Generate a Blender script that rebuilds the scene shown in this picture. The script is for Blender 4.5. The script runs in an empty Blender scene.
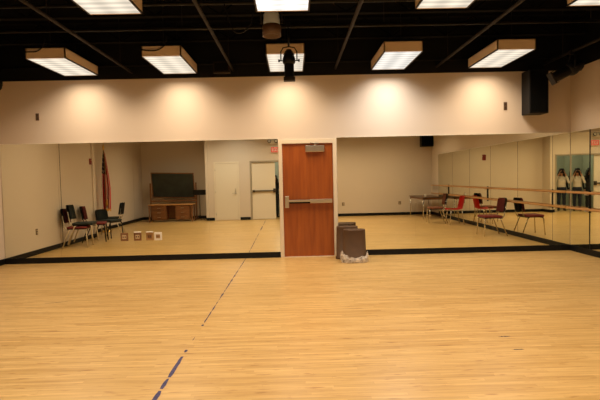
import bpy, bmesh, math, random
from mathutils import Vector, Matrix, Euler
random.seed(7)
PI = math.pi
S = bpy.context.scene
COL = S.collection

# ------------------------------------------------------------------ dimensions
D = 9.0173            # mirrored front wall
XL, XA, XR = -5.38, -5.80, 5.21   # left wall, its recessed stretch, right wall
YB, YC, YV = -0.10, -0.70, 0.45   # back wall right, back wall left, vestibule front
ZP, ZC = 3.36, 4.30   # top of the cream paint, ceiling
ZM, ZB = 2.21, 0.105  # mirror top, baseboard height

# ------------------------------------------------------------------ materials
def mat(name, color, rough=.5, metal=0., bump=None, noise=None, spec=.5, coat=0.):
    m = bpy.data.materials.new(name); m.use_nodes = True
    nt = m.node_tree; b = nt.nodes['Principled BSDF']
    b.inputs['Base Color'].default_value = (*color, 1)
    b.inputs['Roughness'].default_value = rough
    b.inputs['Metallic'].default_value = metal
    b.inputs['Specular IOR Level'].default_value = spec
    if coat: b.inputs['Coat Weight'].default_value = coat; b.inputs['Coat Roughness'].default_value = .15
    tc = nt.nodes.new('ShaderNodeTexCoord')
    if noise:
        sc, amt = noise
        n = nt.nodes.new('ShaderNodeTexNoise'); n.inputs['Scale'].default_value = sc; n.inputs['Detail'].default_value = 4
        nt.links.new(tc.outputs['Object'], n.inputs['Vector'])
        r = nt.nodes.new('ShaderNodeValToRGB')
        r.color_ramp.elements[0].position = .3; r.color_ramp.elements[1].position = .7
        r.color_ramp.elements[0].color = (*[max(0, c*(1-amt)) for c in color], 1)
        r.color_ramp.elements[1].color = (*[min(1, c*(1+amt)) for c in color], 1)
        nt.links.new(n.outputs['Fac'], r.inputs['Fac']); nt.links.new(r.outputs['Color'], b.inputs['Base Color'])
    if bump:
        sc, st = bump
        n = nt.nodes.new('ShaderNodeTexNoise'); n.inputs['Scale'].default_value = sc; n.inputs['Detail'].default_value = 5
        nt.links.new(tc.outputs['Object'], n.inputs['Vector'])
        bp = nt.nodes.new('ShaderNodeBump'); bp.inputs['Strength'].default_value = st; bp.inputs['Distance'].default_value = .01
        nt.links.new(n.outputs['Fac'], bp.inputs['Height']); nt.links.new(bp.outputs['Normal'], b.inputs['Normal'])
    return m

def wall_paint(name, color):
    """cream paint up to a level line, flat black above it"""
    m = mat(name, color, .6, bump=(60, .08), spec=.25)
    nt = m.node_tree; b = nt.nodes['Principled BSDF']
    tc = nt.nodes['Texture Coordinate']
    sp = nt.nodes.new('ShaderNodeSeparateXYZ'); nt.links.new(tc.outputs['Object'], sp.inputs[0])
    g = nt.nodes.new('ShaderNodeMath'); g.operation = 'GREATER_THAN'; g.inputs[1].default_value = ZP
    nt.links.new(sp.outputs['Z'], g.inputs[0])
    n = nt.nodes.new('ShaderNodeTexNoise'); n.inputs['Scale'].default_value = 1.3; n.inputs['Detail'].default_value = 3
    nt.links.new(tc.outputs['Object'], n.inputs['Vector'])
    mm = nt.nodes.new('ShaderNodeMix'); mm.data_type = 'RGBA'
    mm.inputs['A'].default_value = (*[c*.97 for c in color], 1); mm.inputs['B'].default_value = (*color, 1)
    nt.links.new(n.outputs['Fac'], mm.inputs['Factor'])
    mx = nt.nodes.new('ShaderNodeMix'); mx.data_type = 'RGBA'
    nt.links.new(g.outputs[0], mx.inputs['Factor']); nt.links.new(mm.outputs['Result'], mx.inputs['A'])
    mx.inputs['B'].default_value = (.0028, .0028, .0028, 1)
    nt.links.new(mx.outputs['Result'], b.inputs['Base Color'])
    return m

def wood(name, c0, c1, scale=(1, 1, 14), rough=.4, coat=0.):
    m = mat(name, c0, rough, coat=coat); nt = m.node_tree; b = nt.nodes['Principled BSDF']
    tc = nt.nodes['Texture Coordinate']
    mp = nt.nodes.new('ShaderNodeMapping'); mp.inputs['Scale'].default_value = scale
    n = nt.nodes.new('ShaderNodeTexNoise'); n.inputs['Scale'].default_value = 2.2; n.inputs['Detail'].default_value = 6
    r = nt.nodes.new('ShaderNodeValToRGB')
    r.color_ramp.elements[0].position = .3; r.color_ramp.elements[1].position = .72
    r.color_ramp.elements[0].color = (*c0, 1); r.color_ramp.elements[1].color = (*c1, 1)
    nt.links.new(tc.outputs['Object'], mp.inputs[0]); nt.links.new(mp.outputs[0], n.inputs['Vector'])
    nt.links.new(n.outputs['Fac'], r.inputs[0]); nt.links.new(r.outputs[0], b.inputs['Base Color'])
    return m

def floor_wood():
    m = mat('maple_strip_floor', (.6, .4, .2), .3); nt = m.node_tree; b = nt.nodes['Principled BSDF']
    tc = nt.nodes['Texture Coordinate']
    br = nt.nodes.new('ShaderNodeTexBrick')
    br.inputs['Scale'].default_value = 1.0; br.inputs['Brick Width'].default_value = .8; br.inputs['Row Height'].default_value = .038
    br.inputs['Mortar Size'].default_value = .0011; br.inputs['Mortar Smooth'].default_value = .3; br.inputs['Bias'].default_value = 0.
    br.offset = 0.; br.offset_frequency = 2
    br.inputs['Color1'].default_value = (0, 0, 0, 1); br.inputs['Color2'].default_value = (1, 1, 1, 1); br.inputs['Mortar'].default_value = (.1, .1, .1, 1)
    # every row of strips starts at its own random place
    sx = nt.nodes.new('ShaderNodeSeparateXYZ'); nt.links.new(tc.outputs['Object'], sx.inputs[0])
    dv = nt.nodes.new('ShaderNodeMath'); dv.operation = 'DIVIDE'; dv.inputs[1].default_value = .038; nt.links.new(sx.outputs['Y'], dv.inputs[0])
    fl = nt.nodes.new('ShaderNodeMath'); fl.operation = 'FLOOR'; nt.links.new(dv.outputs[0], fl.inputs[0])
    wn = nt.nodes.new('ShaderNodeTexWhiteNoise'); wn.noise_dimensions = '1D'; nt.links.new(fl.outputs[0], wn.inputs['W'])
    ad = nt.nodes.new('ShaderNodeMath'); ad.operation = 'ADD'; nt.links.new(sx.outputs['X'], ad.inputs[0]); nt.links.new(wn.outputs['Value'], ad.inputs[1])
    cx = nt.nodes.new('ShaderNodeCombineXYZ'); nt.links.new(ad.outputs[0], cx.inputs['X']); nt.links.new(sx.outputs['Y'], cx.inputs['Y'])
    nt.links.new(cx.outputs[0], br.inputs['Vector'])
    r = nt.nodes.new('ShaderNodeValToRGB'); e = r.color_ramp.elements
    e[0].position = 0; e[0].color = (.535, .335, .112, 1); e[1].position = 1; e[1].color = (.675, .450, .172, 1)
    k = r.color_ramp.elements.new(.5); k.color = (.615, .402, .148, 1)
    nt.links.new(br.outputs['Color'], r.inputs[0])
    mp = nt.nodes.new('ShaderNodeMapping'); mp.inputs['Scale'].default_value = (.9, 17, 1)
    n = nt.nodes.new('ShaderNodeTexNoise'); n.inputs['Scale'].default_value = 2.; n.inputs['Detail'].default_value = 7; n.inputs['Roughness'].default_value = .6
    nt.links.new(tc.outputs['Object'], mp.inputs[0]); nt.links.new(mp.outputs[0], n.inputs['Vector'])
    r2 = nt.nodes.new('ShaderNodeValToRGB'); r2.color_ramp.elements[0].position = .28; r2.color_ramp.elements[1].position = .7
    r2.color_ramp.elements[0].color = (.62, .53, .40, 1); r2.color_ramp.elements[1].color = (1.05, 1.05, 1.05, 1)
    nt.links.new(n.outputs['Fac'], r2.inputs[0])
    mx = nt.nodes.new('ShaderNodeMix'); mx.data_type = 'RGBA'; mx.blend_type = 'MULTIPLY'; mx.inputs['Factor'].default_value = .8
    nt.links.new(r.outputs[0], mx.inputs['A']); nt.links.new(r2.outputs[0], mx.inputs['B'])
    # short dark flecks along the grain
    mp3 = nt.nodes.new('ShaderNodeMapping'); mp3.inputs['Scale'].default_value = (3.4, 26, 1)
    n3 = nt.nodes.new('ShaderNodeTexNoise'); n3.inputs['Scale'].default_value = 1.5; n3.inputs['Detail'].default_value = 2
    nt.links.new(tc.outputs['Object'], mp3.inputs[0]); nt.links.new(mp3.outputs[0], n3.inputs['Vector'])
    r3 = nt.nodes.new('ShaderNodeValToRGB'); r3.color_ramp.elements[0].position = .62; r3.color_ramp.elements[1].position = .72
    r3.color_ramp.elements[0].color = (1, 1, 1, 1); r3.color_ramp.elements[1].color = (.60, .46, .33, 1)
    nt.links.new(n3.outputs['Fac'], r3.inputs[0])
    mf = nt.nodes.new('ShaderNodeMix'); mf.data_type = 'RGBA'; mf.blend_type = 'MULTIPLY'; mf.inputs['Factor'].default_value = 1.
    nt.links.new(mx.outputs['Result'], mf.inputs['A']); nt.links.new(r3.outputs[0], mf.inputs['B'])
    ms = nt.nodes.new('ShaderNodeMix'); ms.data_type = 'RGBA'
    nt.links.new(br.outputs['Fac'], ms.inputs['Factor'])
    nt.links.new(mf.outputs['Result'], ms.inputs['A']); ms.inputs['B'].default_value = (.44, .25, .09, 1)
    nt.links.new(ms.outputs['Result'], b.inputs['Base Color'])
    n2 = nt.nodes.new('ShaderNodeTexNoise'); n2.inputs['Scale'].default_value = .9
    nt.links.new(tc.outputs['Object'], n2.inputs['Vector'])
    mr = nt.nodes.new('ShaderNodeMapRange'); mr.inputs['To Min'].default_value = .24; mr.inputs['To Max'].default_value = .38
    nt.links.new(n2.outputs['Fac'], mr.inputs[0]); nt.links.new(mr.outputs[0], b.inputs['Roughness'])
    return m

def emit(name, color, strength, stripes=False):
    m = bpy.data.materials.new(name); m.use_nodes = True; nt = m.node_tree
    nt.nodes.remove(nt.nodes['Principled BSDF'])
    e = nt.nodes.new('ShaderNodeEmission'); e.inputs[0].default_value = (*color, 1); e.inputs[1].default_value = strength
    if stripes:      # a ribbed lens over the tubes: four brighter bands along the fixture and cross ribs
        tc = nt.nodes.new('ShaderNodeTexCoord'); sp = nt.nodes.new('ShaderNodeSeparateXYZ'); nt.links.new(tc.outputs['Object'], sp.inputs[0])
        w = nt.nodes.new('ShaderNodeTexWave'); w.bands_direction = 'Y'; w.inputs['Scale'].default_value = 2.2; w.inputs['Distortion'].default_value = .6
        nt.links.new(tc.outputs['Object'], w.inputs['Vector'])
        w2 = nt.nodes.new('ShaderNodeTexWave'); w2.bands_direction = 'X'; w2.inputs['Scale'].default_value = 1.1; w2.inputs['Phase Offset'].default_value = 1.
        nt.links.new(tc.outputs['Object'], w2.inputs['Vector'])
        a = nt.nodes.new('ShaderNodeMath'); a.operation = 'MULTIPLY_ADD'; a.inputs[1].default_value = .30; a.inputs[2].default_value = .70
        nt.links.new(w.outputs['Fac'], a.inputs[0])
        a2 = nt.nodes.new('ShaderNodeMath'); a2.operation = 'MULTIPLY_ADD'; a2.inputs[1].default_value = .22; a2.inputs[2].default_value = .82
        nt.links.new(w2.outputs['Fac'], a2.inputs[0])
        mu = nt.nodes.new('ShaderNodeMath'); mu.operation = 'MULTIPLY'; nt.links.new(a.outputs[0], mu.inputs[0]); nt.links.new(a2.outputs[0], mu.inputs[1])
        m2 = nt.nodes.new('ShaderNodeMath'); m2.operation = 'MULTIPLY'; m2.inputs[1].default_value = strength; nt.links.new(mu.outputs[0], m2.inputs[0])
        nt.links.new(m2.outputs[0], e.inputs[1])
    nt.links.new(e.outputs[0], nt.nodes['Material Output'].inputs[0])
    return m

M = {}
M['wall'] = wall_paint('cream_wall_paint', (.665, .562, .445))
M['plain'] = mat('cream_door_paint', (.74, .65, .50), .45, bump=(40, .04))
M['frame'] = mat('cream_frame_enamel', (.74, .63, .46), .4)
M['corridor'] = mat('teal_grey_corridor_paint', (.44, .45, .37), .7)
M['ceil'] = mat('flat_black_ceiling', (.0025, .0025, .0025), .95, spec=.1)
M['joist'] = mat('black_steel_joist', (.0025, .0023, .002), .95, spec=.2)
M['floor'] = floor_wood()
M['vinyl'] = mat('black_vinyl_base', (.004, .0045, .005), .5, spec=.25)
M['mirror'] = mat('mirror_glass', (.87, .865, .72), 0., 1.)
M['edge'] = mat('mirror_edge_trim', (.80, .74, .60), .35, .3)
M['door'] = wood('red_oak_veneer', (.26, .054, .005), (.37, .088, .009), (9, 9, .6), .38, .15)
M['oak'] = wood('brown_oak', (.16, .058, .016), (.27, .11, .033), (1, 1, 9), .45)
M['barre'] = wood('oiled_wood_barre', (.42, .19, .06), (.56, .29, .10), (14, .7, 14), .35)
M['steel'] = mat('brushed_steel', (.62, .57, .48), .28, 1., bump=(120, .05))
M['chrome'] = mat('chrome_tube', (.70, .66, .58), .16, 1.)
M['silver'] = mat('silver_lamp_housing', (.74, .86, 1.0), .3, .1)
M['dark'] = mat('dark_iron', (.008, .007, .006), .5, 0., spec=.25)
M['pipe'] = mat('painted_grid_pipe', (.018, .013, .009), .7, 0., spec=.2)
M['black'] = mat('black_plastic', (.005, .005, .006), .5, spec=.25)
M['grille'] = mat('black_speaker_cloth', (.003, .0035, .0035), .95, spec=.1)
M['box'] = mat('white_fixture_enamel', (.80, .62, .43), .5)
M['lens'] = emit('warm_ribbed_lens', (1.0, .87, .69), 1.13, True)
M['lenscool'] = emit('cool_ribbed_lens', (1.0, .94, .85), 1.15, True)
M['lenswhite'] = emit('white_ribbed_lens', (1.0, .97, .90), 1.6, True)
M['plate'] = mat('brown_outlet_plate', (.10, .05, .022), .4)
M['bronze'] = mat('dark_bronze', (.06, .045, .03), .4, .4)
M['jamb'] = mat('tan_grey_frame_paint', (.36, .30, .21), .5)
M['alarm'] = mat('dark_red_enamel', (.26, .018, .010), .4)
M['ivory'] = mat('ivory_plate', (.60, .47, .28), .4)
M['plate2'] = mat('rust_brown_plate', (.20, .09, .035), .4)
M['plate3'] = mat('tan_plate', (.40, .23, .09), .4)
M['red'] = mat('red_plastic', (.62, .016, .012), .35)
M['redsign'] = emit('exit_sign_red', (1., .13, .08), .75)
M['white'] = mat('white_plastic', (.80, .76, .68), .4)
M['maroon'] = mat('maroon_upholstery', (.17, .020, .018), .85, bump=(300, .3), noise=(30, .15))
M['darkgreen'] = mat('black_green_upholstery', (.014, .020, .016), .75, bump=(300, .3))
M['brownup'] = mat('rust_brown_upholstery', (.20, .065, .028), .8, bump=(300, .3))
M['beige'] = mat('beige_enamel_tube', (.62, .52, .36), .4)
M['bin'] = mat('brown_bin_plastic', (.080, .039, .015), .6, noise=(9, .08), spec=.2)
M['tabletop'] = wood('dark_walnut_laminate', (.055, .025, .011), (.10, .045, .018), (9, 1, 1), .35)
M['slate'] = mat('dark_slate_board', (.020, .027, .020), .6, noise=(4, .35))
M['tape'] = mat('blue_tape', (.062, .056, .125), .7, noise=(25, .25), spec=.2)
M['scuff'] = mat('grey_scuff', (.045, .042, .055), .7)
M['gold'] = mat('gold_metal', (.75, .48, .14), .3, 1.)
M['fringe'] = mat('gold_fringe', (.62, .33, .06), .8)
M['fred'] = mat('flag_red', (.55, .022, .03), .8)
M['fwhite'] = mat('flag_white', (.82, .74, .66), .8)
M['fblue'] = mat('flag_blue', (.016, .018, .06), .8)
M['skin'] = mat('skin', (.52, .27, .16), .55)
M['lips'] = mat('lips', (.36, .10, .08), .45)
M['hair'] = mat('dark_brown_hair', (.014, .009, .006), .5, bump=(90, .5))
M['shirt'] = mat('white_cotton', (.74, .68, .58), .85, bump=(25, .3))
M['jeans'] = mat('dark_blue_denim', (.016, .022, .042), .9, bump=(200, .2))
M['shoe'] = mat('dark_shoe', (.02, .015, .012), .5)
M['darkcloth'] = mat('black_cloth', (.014, .015, .016), .9)
M['lensglass'] = mat('dark_lens_glass', (.01, .01, .02), .05)

def bag_mat():
    m = mat('thin_clear_plastic', (.78, .70, .60), .25); nt = m.node_tree; b = nt.nodes['Principled BSDF']
    t = nt.nodes.new('ShaderNodeBsdfTransparent'); x = nt.nodes.new('ShaderNodeMixShader')
    n = nt.nodes.new('ShaderNodeTexNoise'); n.inputs['Scale'].default_value = 16; n.inputs['Detail'].default_value = 4
    tc = nt.nodes['Texture Coordinate']; nt.links.new(tc.outputs['Object'], n.inputs['Vector'])
    r = nt.nodes.new('ShaderNodeMapRange'); r.inputs['From Min'].default_value = .35; r.inputs['From Max'].default_value = .65
    r.inputs['To Min'].default_value = .25; r.inputs['To Max'].default_value = .85
    nt.links.new(n.outputs['Fac'], r.inputs[0]); nt.links.new(r.outputs[0], x.inputs[0])
    nt.links.new(t.outputs[0], x.inputs[1]); nt.links.new(b.outputs[0], x.inputs[2])
    nt.links.new(x.outputs[0], nt.nodes['Material Output'].inputs[0])
    return m
M['bag'] = bag_mat()

# ------------------------------------------------------------------ mesh helpers
def box(bm, lo, hi, mi=0, bev=0., rot=None, pivot=None):
    lo = Vector(lo); hi = Vector(hi)
    r = bmesh.ops.create_cube(bm, size=1.)
    vs = r['verts']; c = (lo+hi)/2; d = hi-lo
    for v in vs: v.co = Vector((v.co.x*d.x, v.co.y*d.y, v.co.z*d.z))+c
    es = list({e for v in vs for e in v.link_edges})
    if bev > 0:
        q = bmesh.ops.bevel(bm, geom=es, offset=bev, segments=2, affect='EDGES', profile=.6)
        vs = list({v for f in q['faces'] for v in f.verts} | {v for v in vs if v.is_valid})
    if rot is not None:
        p = Vector(pivot) if pivot is not None else c
        bmesh.ops.rotate(bm, verts=vs, cent=p, matrix=rot)
    for v in vs:
        for f in v.link_faces: f.material_index = mi
    return vs

def tube(bm, pts, r, n=10, mi=0, caps=True, closed=False):
    pts = [Vector(p) for p in pts]; rs = r if isinstance(r, (list, tuple)) else [r]*len(pts)
    rings = []; k = len(pts)
    up = None
    for i, p in enumerate(pts):
        a = pts[i-1] if (i > 0 or closed) else p
        b = pts[(i+1) % k] if (i < k-1 or closed) else p
        t = (b-a).normalized()
        if up is None:
            up = Vector((0, 0, 1)) if abs(t.z) < .9 else Vector((1, 0, 0))
        u = t.cross(up)
        if u.length < 1e-4: up = Vector((0, 1, 0)); u = t.cross(up)
        u.normalize(); w = u.cross(t).normalized(); up = w
        rings.append([bm.verts.new(p+(u*math.cos(2*PI*j/n)+w*math.sin(2*PI*j/n))*rs[i]) for j in range(n)])
    fs = []
    for i in range(k if closed else k-1):
        A, B = rings[i], rings[(i+1) % k]
        for j in range(n):
            fs.append(bm.faces.new((A[j], A[(j+1) % n], B[(j+1) % n], B[j])))
    if caps and not closed:
        fs.append(bm.faces.new(rings[0][::-1])); fs.append(bm.faces.new(rings[-1]))
    for f in fs: f.material_index = mi; f.smooth = True
    return [v for q in rings for v in q]

def lathe(bm, prof, n=24, mi=0, axis=None):
    """prof: list of (radius, z); revolved about z, optional Matrix to place"""
    rings = []; fs = []
    for (r, z) in prof:
        rings.append([bm.verts.new((r*math.cos(2*PI*j/n), r*math.sin(2*PI*j/n), z)) for j in range(n)])
    for A, B in zip(rings, rings[1:]):
        for j in range(n): fs.append(bm.faces.new((A[j], A[(j+1) % n], B[(j+1) % n], B[j])))
    fs.append(bm.faces.new(rings[0][::-1])); fs.append(bm.faces.new(rings[-1]))
    for f in fs: f.material_index = mi; f.smooth = True
    vs = [v for q in rings for v in q]
    if axis is not None: bmesh.ops.transform(bm, matrix=axis, verts=vs)
    return vs

def grid(bm, fn, nu, nv, mi=0, mfn=None, thick=0.):
    V = [[bm.verts.new(fn(i/nu, j/nv)) for j in range(nv+1)] for i in range(nu+1)]
    fs = []
    for i in range(nu):
        for j in range(nv):
            f = bm.faces.new((V[i][j], V[i+1][j], V[i+1][j+1], V[i][j+1]))
            f.material_index = mfn((i+.5)/nu, (j+.5)/nv) if mfn else mi; f.smooth = True; fs.append(f)
    if thick: bmesh.ops.solidify(bm, geom=fs, thickness=thick)
    return fs

def obj(name, bm, mats, parent=None, recalc=True):
    if recalc: bmesh.ops.recalc_face_normals(bm, faces=bm.faces[:])
    me = bpy.data.meshes.new(name); bm.to_mesh(me); bm.free()
    for k in (mats if isinstance(mats, (list, tuple)) else [mats]): me.materials.append(M[k])
    o = bpy.data.objects.new(name, me); COL.objects.link(o)
    if parent is not None: o.parent = parent
    return o

def tag(o, label, cat, group=None, kind=None):
    o['label'] = label
    if cat: o['category'] = cat
    if group: o['group'] = group
    if kind: o['kind'] = kind
    return o

def thing(name, label, cat, loc=(0, 0, 0), rz=0., group=None, kind=None):
    o = bpy.data.objects.new(name, None); COL.objects.link(o); o.empty_display_size = .1
    o.location = loc; o.rotation_euler = (0, 0, rz)
    return tag(o, label, cat, group, kind)

def part(name, parent, mats, fn, label=None):
    bm = bmesh.new(); fn(bm); o = obj(name, bm, mats, parent)
    if label: o['label'] = label
    return o

def struct(name, mats, fn, label):
    bm = bmesh.new(); fn(bm); o = obj(name, bm, mats)
    o['kind'] = 'structure'; o['label'] = label; return o

def copy_tree(root, loc, rz, label, group=None):
    r = root.copy(); COL.objects.link(r); r.location = loc; r.rotation_euler = (0, 0, rz); r['label'] = label
    if group: r['group'] = group
    for ch in list(root.children):
        c = ch.copy(); COL.objects.link(c); c.parent = r
        for g in ch.children:
            d = g.copy(); COL.objects.link(d); d.parent = c
    return r

def Rx(a): return Matrix.Rotation(a, 3, 'X')
def Ry(a): return Matrix.Rotation(a, 3, 'Y')
def Rz(a): return Matrix.Rotation(a, 3, 'Z')

# ------------------------------------------------------------------ room shell
T = .12
struct('floor', ['floor'], lambda b: box(b, (XA-.3, -3.4, -.1), (XR+.3, D+.3, 0)), 'glossy maple strip floor of the studio')
struct('ceiling', ['ceil'], lambda b: box(b, (XA-.3, -3.4, ZC), (XR+.3, D+.3, ZC+.1)), 'flat black open ceiling')
DL, DR, DT = -.185, .750, 2.113       # wooden door leaf
FL, FR, FT = -.255, .825, 2.195       # its frame
def f(b):
    box(b, (XL-T, D, 0), (FL, D+T, ZC)); box(b, (FR, D, 0), (XR+T, D+T, ZC)); box(b, (FL, D, FT), (FR, D+T, ZC))
struct('wall_front', ['wall'], f, 'cream wall above the mirrors, painted black at the top')
struct('wall_right', ['wall'], lambda b: box(b, (XR, YB-T, 0), (XR+T, D, ZC)), 'cream right wall carrying the mirrors and barres')
struct('wall_left', ['wall'], lambda b: box(b, (XL-T-.42, 4.80, 0), (XL, D, ZC)), 'cream left wall behind the stacked chairs')
struct('wall_alcove', ['wall'], lambda b: box(b, (XA-T, YC-T, 0), (XA, 4.80, ZC)), 'cream left wall of the recess behind the flag')
BX0, BX1 = -3.16, 1.0                 # vestibule block
def f(b):
    box(b, (BX1, YB-T, 0), (XR, YB, ZC)); box(b, (XA, YC-T, 0), (BX0+T, YC, ZC))
struct('wall_back', ['wall'], f, 'cream back wall with outlets')
OL, OR, OT = -1.50, .50, 2.08         # double door opening
CL, CR = -2.80, -1.99                 # closed single door
def f(b):
    box(b, (BX0, YV-T, 0), (OL, YV, ZC)); box(b, (OR, YV-T, 0), (BX1, YV, ZC)); box(b, (OL, YV-T, OT), (OR, YV, ZC))
    box(b, (BX0, YC, 0), (BX0+T, YV-T, ZC)); box(b, (BX1-T, YB-T, 0), (BX1, YV-T, ZC))
struct('wall_vestibule', ['wall'], f, 'cream projecting wall holding the white doors and the double doors')
def f(b):
    box(b, (-1.75, -2.9, 0), (1.0-T, -2.8, 2.7)); box(b, (-1.85, -2.9, 0), (-1.75, YV-T, 2.7)); box(b, (.72, -2.9, 0), (.72+T, YV-T-.02, 2.7))
    box(b, (-1.85, -2.9, 2.7), (1.0-T, YV-T, 2.78))
struct('wall_corridor', ['corridor'], f, 'dull teal corridor seen through the open door')

# baseboards: black vinyl
bt = .008
def bb(name, boxes, label): struct(name, ['vinyl'], lambda b: [box(b, *q) for q in boxes], label)
bb('baseboard_front', [((XL, D-.016, 0), (FL, D, ZB)), ((FR, D-.016, 0), (XR, D, ZB))], 'black vinyl baseboard under the front mirrors')
bb('baseboard_right', [((XR-.016, YB, 0), (XR, D-.016, ZB))], 'black vinyl baseboard under the right hand mirrors')
bb('baseboard_left', [((XL, 4.80, 0), (XL+bt, D-.016, ZB)), ((XA, YC, 0), (XA+bt, 4.80, ZB)), ((XA, 4.80-bt, 0), (XL+bt, 4.80, ZB))], 'black vinyl baseboard along the left wall')
bb('baseboard_back', [((BX1, YB, 0), (XR-.02, YB+bt, ZB)), ((XA+bt, YC, 0), (BX0, YC+bt, ZB)), ((BX0-bt, YC+bt, 0), (BX0, YV, ZB)), ((BX0-bt, YV, 0), (CL-.06, YV+bt, ZB)),
                      ((CR+.06, YV, 0), (OL-.06, YV+bt, ZB)), ((OR+.06, YV, 0), (BX1, YV+bt, ZB)), ((BX1, YB+bt, 0), (BX1+bt, YV+bt, ZB))], 'black vinyl baseboard along the back walls')
# dark joint line and shallow end strip on the left wall
struct('trim_1', ['dark'], lambda b: box(b, (XL, 6.72, ZB), (XL+.004, 6.735, ZP)), 'dark vertical joint line in the left wall')
struct('trim_2', ['wall'], lambda b: box(b, (XL, 4.80, ZB), (XL+.03, 4.97, ZP)), 'shallow cream strip at the end of the left wall')

# mirrors ------------------------------------------------------------
def mirror(label, lo, hi, along, group, tilt=None):
    """a glass sheet with a thin polished edge; 'along' is the wall it hangs on"""
    t = thing('wall_mirror', label, 'mirror', lo, 0, group)
    d = Vector(hi)-Vector(lo)
    part('glass', t, ['mirror'], lambda b: box(b, (0, 0, 0), d))
    def e(b):
        if along == 'x': box(b, (0, -.006, d.z), (d.x, d.y, d.z+.012))
        else: box(b, (-.006, 0, d.z), (d.x, d.y, d.z+.012))
    part('top_trim', t, ['edge'], e, 'pale top edge strip')
    if along == 'y':
        part('joint_strip', t, ['dark'], lambda b: box(b, (.001, -.0125, 0), (d.x+.001, -.0005, d.z)), 'dark joint beside the glass')
    if tilt: t.rotation_euler = (0, 0, tilt)
    return t
th = .006
xs = [XL+.012, -4.33, -2.95, -1.57, FL-.004]
lb = ['leftmost tall wall mirror, beside the left wall joint', 'wall mirror showing the stacked chairs and flag', 'wall mirror showing the chalkboard and desk', 'wall mirror just left of the wooden door, showing the white doors']
for i in range(4):
    g = .0025 if i == 0 else .0006
    mirror(lb[i], (xs[i]+g, D-th, ZB+.001), (xs[i+1]-g, D-.0005, ZM), 'x', 'front mirrors left of the door')
xs = [FR+.004, 2.28, 3.74, XR-.008]
lb = ['wall mirror just right of the wooden door, behind the bins', 'wall mirror showing the table and red chair', 'wall mirror at the right end of the front wall, meeting the corner']
for i in range(3):
    mirror(lb[i], (xs[i]+.0006, D-th, ZB+.001), (xs[i+1]-.0006, D-.0005, ZM), 'x', 'front mirrors right of the door')
ys = [D-.012, D-.61, D-2.13, D-3.66, D-5.18, D-6.70, D-8.23]
lb = ['narrow mirror on the right wall, next to the front corner', 'right wall mirror, second from the front corner', 'right wall mirror, third from the front corner', 'right wall mirror, fourth from the front corner',
      'right wall mirror, fifth from the front corner, behind the red chair', 'right wall mirror farthest from the front corner, behind the table']
CORNER_TILT = math.radians(-.70)
for i in range(6):
    g = .007
    mirror(lb[i], (XR-th-.001-(.008 if i == 0 else 0), ys[i+1]+g, ZB+.001), (XR-.0015-(.008 if i == 0 else 0), ys[i]-g, ZM), 'y', 'mirrors on the right wall', CORNER_TILT if i == 0 else None)

# ------------------------------------------------------------------ wooden door
d1 = thing('door_1', 'red-brown wooden door with a steel push bar between the mirrors', 'door', (0, D, 0), 0, None, 'structure')
def f(b):
    box(b, (FL, -.022, 0), (DL-.003, T, FT), bev=.004); box(b, (DR+.003, -.022, 0), (FR, T, FT), bev=.004); box(b, (DL-.003, -.022, DT+.003), (DR+.003, T, FT), bev=.004)
part('door_frame', d1, ['frame'], f, 'cream painted steel frame')
leaf = part('door_leaf', d1, ['door'], lambda b: box(b, (DL, .012, .008), (DR, .056, DT), bev=.002))
def f(b):
    box(b, (DL+.03, -.035, .925), (DL+.105, .012, 1.145), bev=.008); box(b, (DL+.04, -.05, 1.10), (DL+.095, -.03, 1.14), bev=.004)
pb = part('push_bar', d1, ['steel'], lambda b: (box(b, (DL+.09, -.060, 1.035), (DL+.52, -.030, 1.072), bev=.006), box(b, (DL+.50, -.052, 1.005), (DR-.025, .012, 1.078), bev=.008)))
part('bar_channel', pb, ['dark'], lambda b: box(b, (DL+.11, -.034, 1.004), (DL+.50, .012, 1.040), bev=.003), 'dark channel under the bar')
part('latch_housing', pb, ['steel'], f)
cl = part('door_closer', d1, ['steel'], lambda b: box(b, (.245, -.055, 1.955), (.595, .012, 2.075), bev=.01))
part('closer_arm', cl, ['steel'], lambda b: (tube(b, [(.42, -.02, 2.07), (.42, -.02, 2.10)], .014), tube(b, [(.42, -.02, 2.10), (.50, -.05, 2.115), (.33, -.035, 2.125)], .012)))
part('threshold', d1, ['frame'], lambda b: box(b, (DL-.003, -.02, 0), (DR+.003, .05, .007)))

# ------------------------------------------------------------------ white doors in the back wall
d2 = thing('door_2', 'closed white door with a lever handle in the back wall', 'door', ((CL+CR)/2, YV, 0), 0, None, 'structure')
w = (CR-CL)/2
part('door_frame', d2, ['plain'], lambda b: (box(b, (-w-.05, 0, 0), (-w, .018, 2.12)), box(b, (w, 0, 0), (w+.05, .018, 2.12)), box(b, (-w, 0, 2.07), (w, .018, 2.12))))
part('door_leaf', d2, ['plain'], lambda b: box(b, (-w+.006, 0, .02), (w-.006, .008, 2.06), bev=.002))
part('lever_handle', d2, ['steel'], lambda b: (lathe(b, [(.03, 0), (.03, .012), (.012, .014), (.012, .05)], 14, 0, Matrix.Translation((w-.09, .008, .98)) @ Matrix.Rotation(-PI/2, 4, 'X')),
                                              tube(b, [(w-.09, .055, .98), (w-.20, .055, .975)], .009), box(b, (w-.105, .006, .99), (w-.075, .014, 1.15))))
for z in (.25, 1.05, 1.85): part('hinge', d2, ['steel'], lambda b: tube(b, [(-w, .016, z-.05), (-w, .016, z+.05)], .010))
d3 = thing('door_3', 'cream double doors with the right leaf standing open', 'door', (0, YV, 0), 0, None, 'structure')
part('door_frame', d3, ['jamb'], lambda b: (box(b, (OL-.05, -T, 0), (OL, .015, OT+.05)), box(b, (OR, -T, 0), (OR+.05, .015, OT+.05)), box(b, (OL, -T, OT), (OR, .015, OT+.05))))
lf = part('door_leaf', d3, ['plain'], lambda b: box(b, (OL+.01, -.08, .012), (-.64, -.035, OT-.008), bev=.003))
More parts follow.
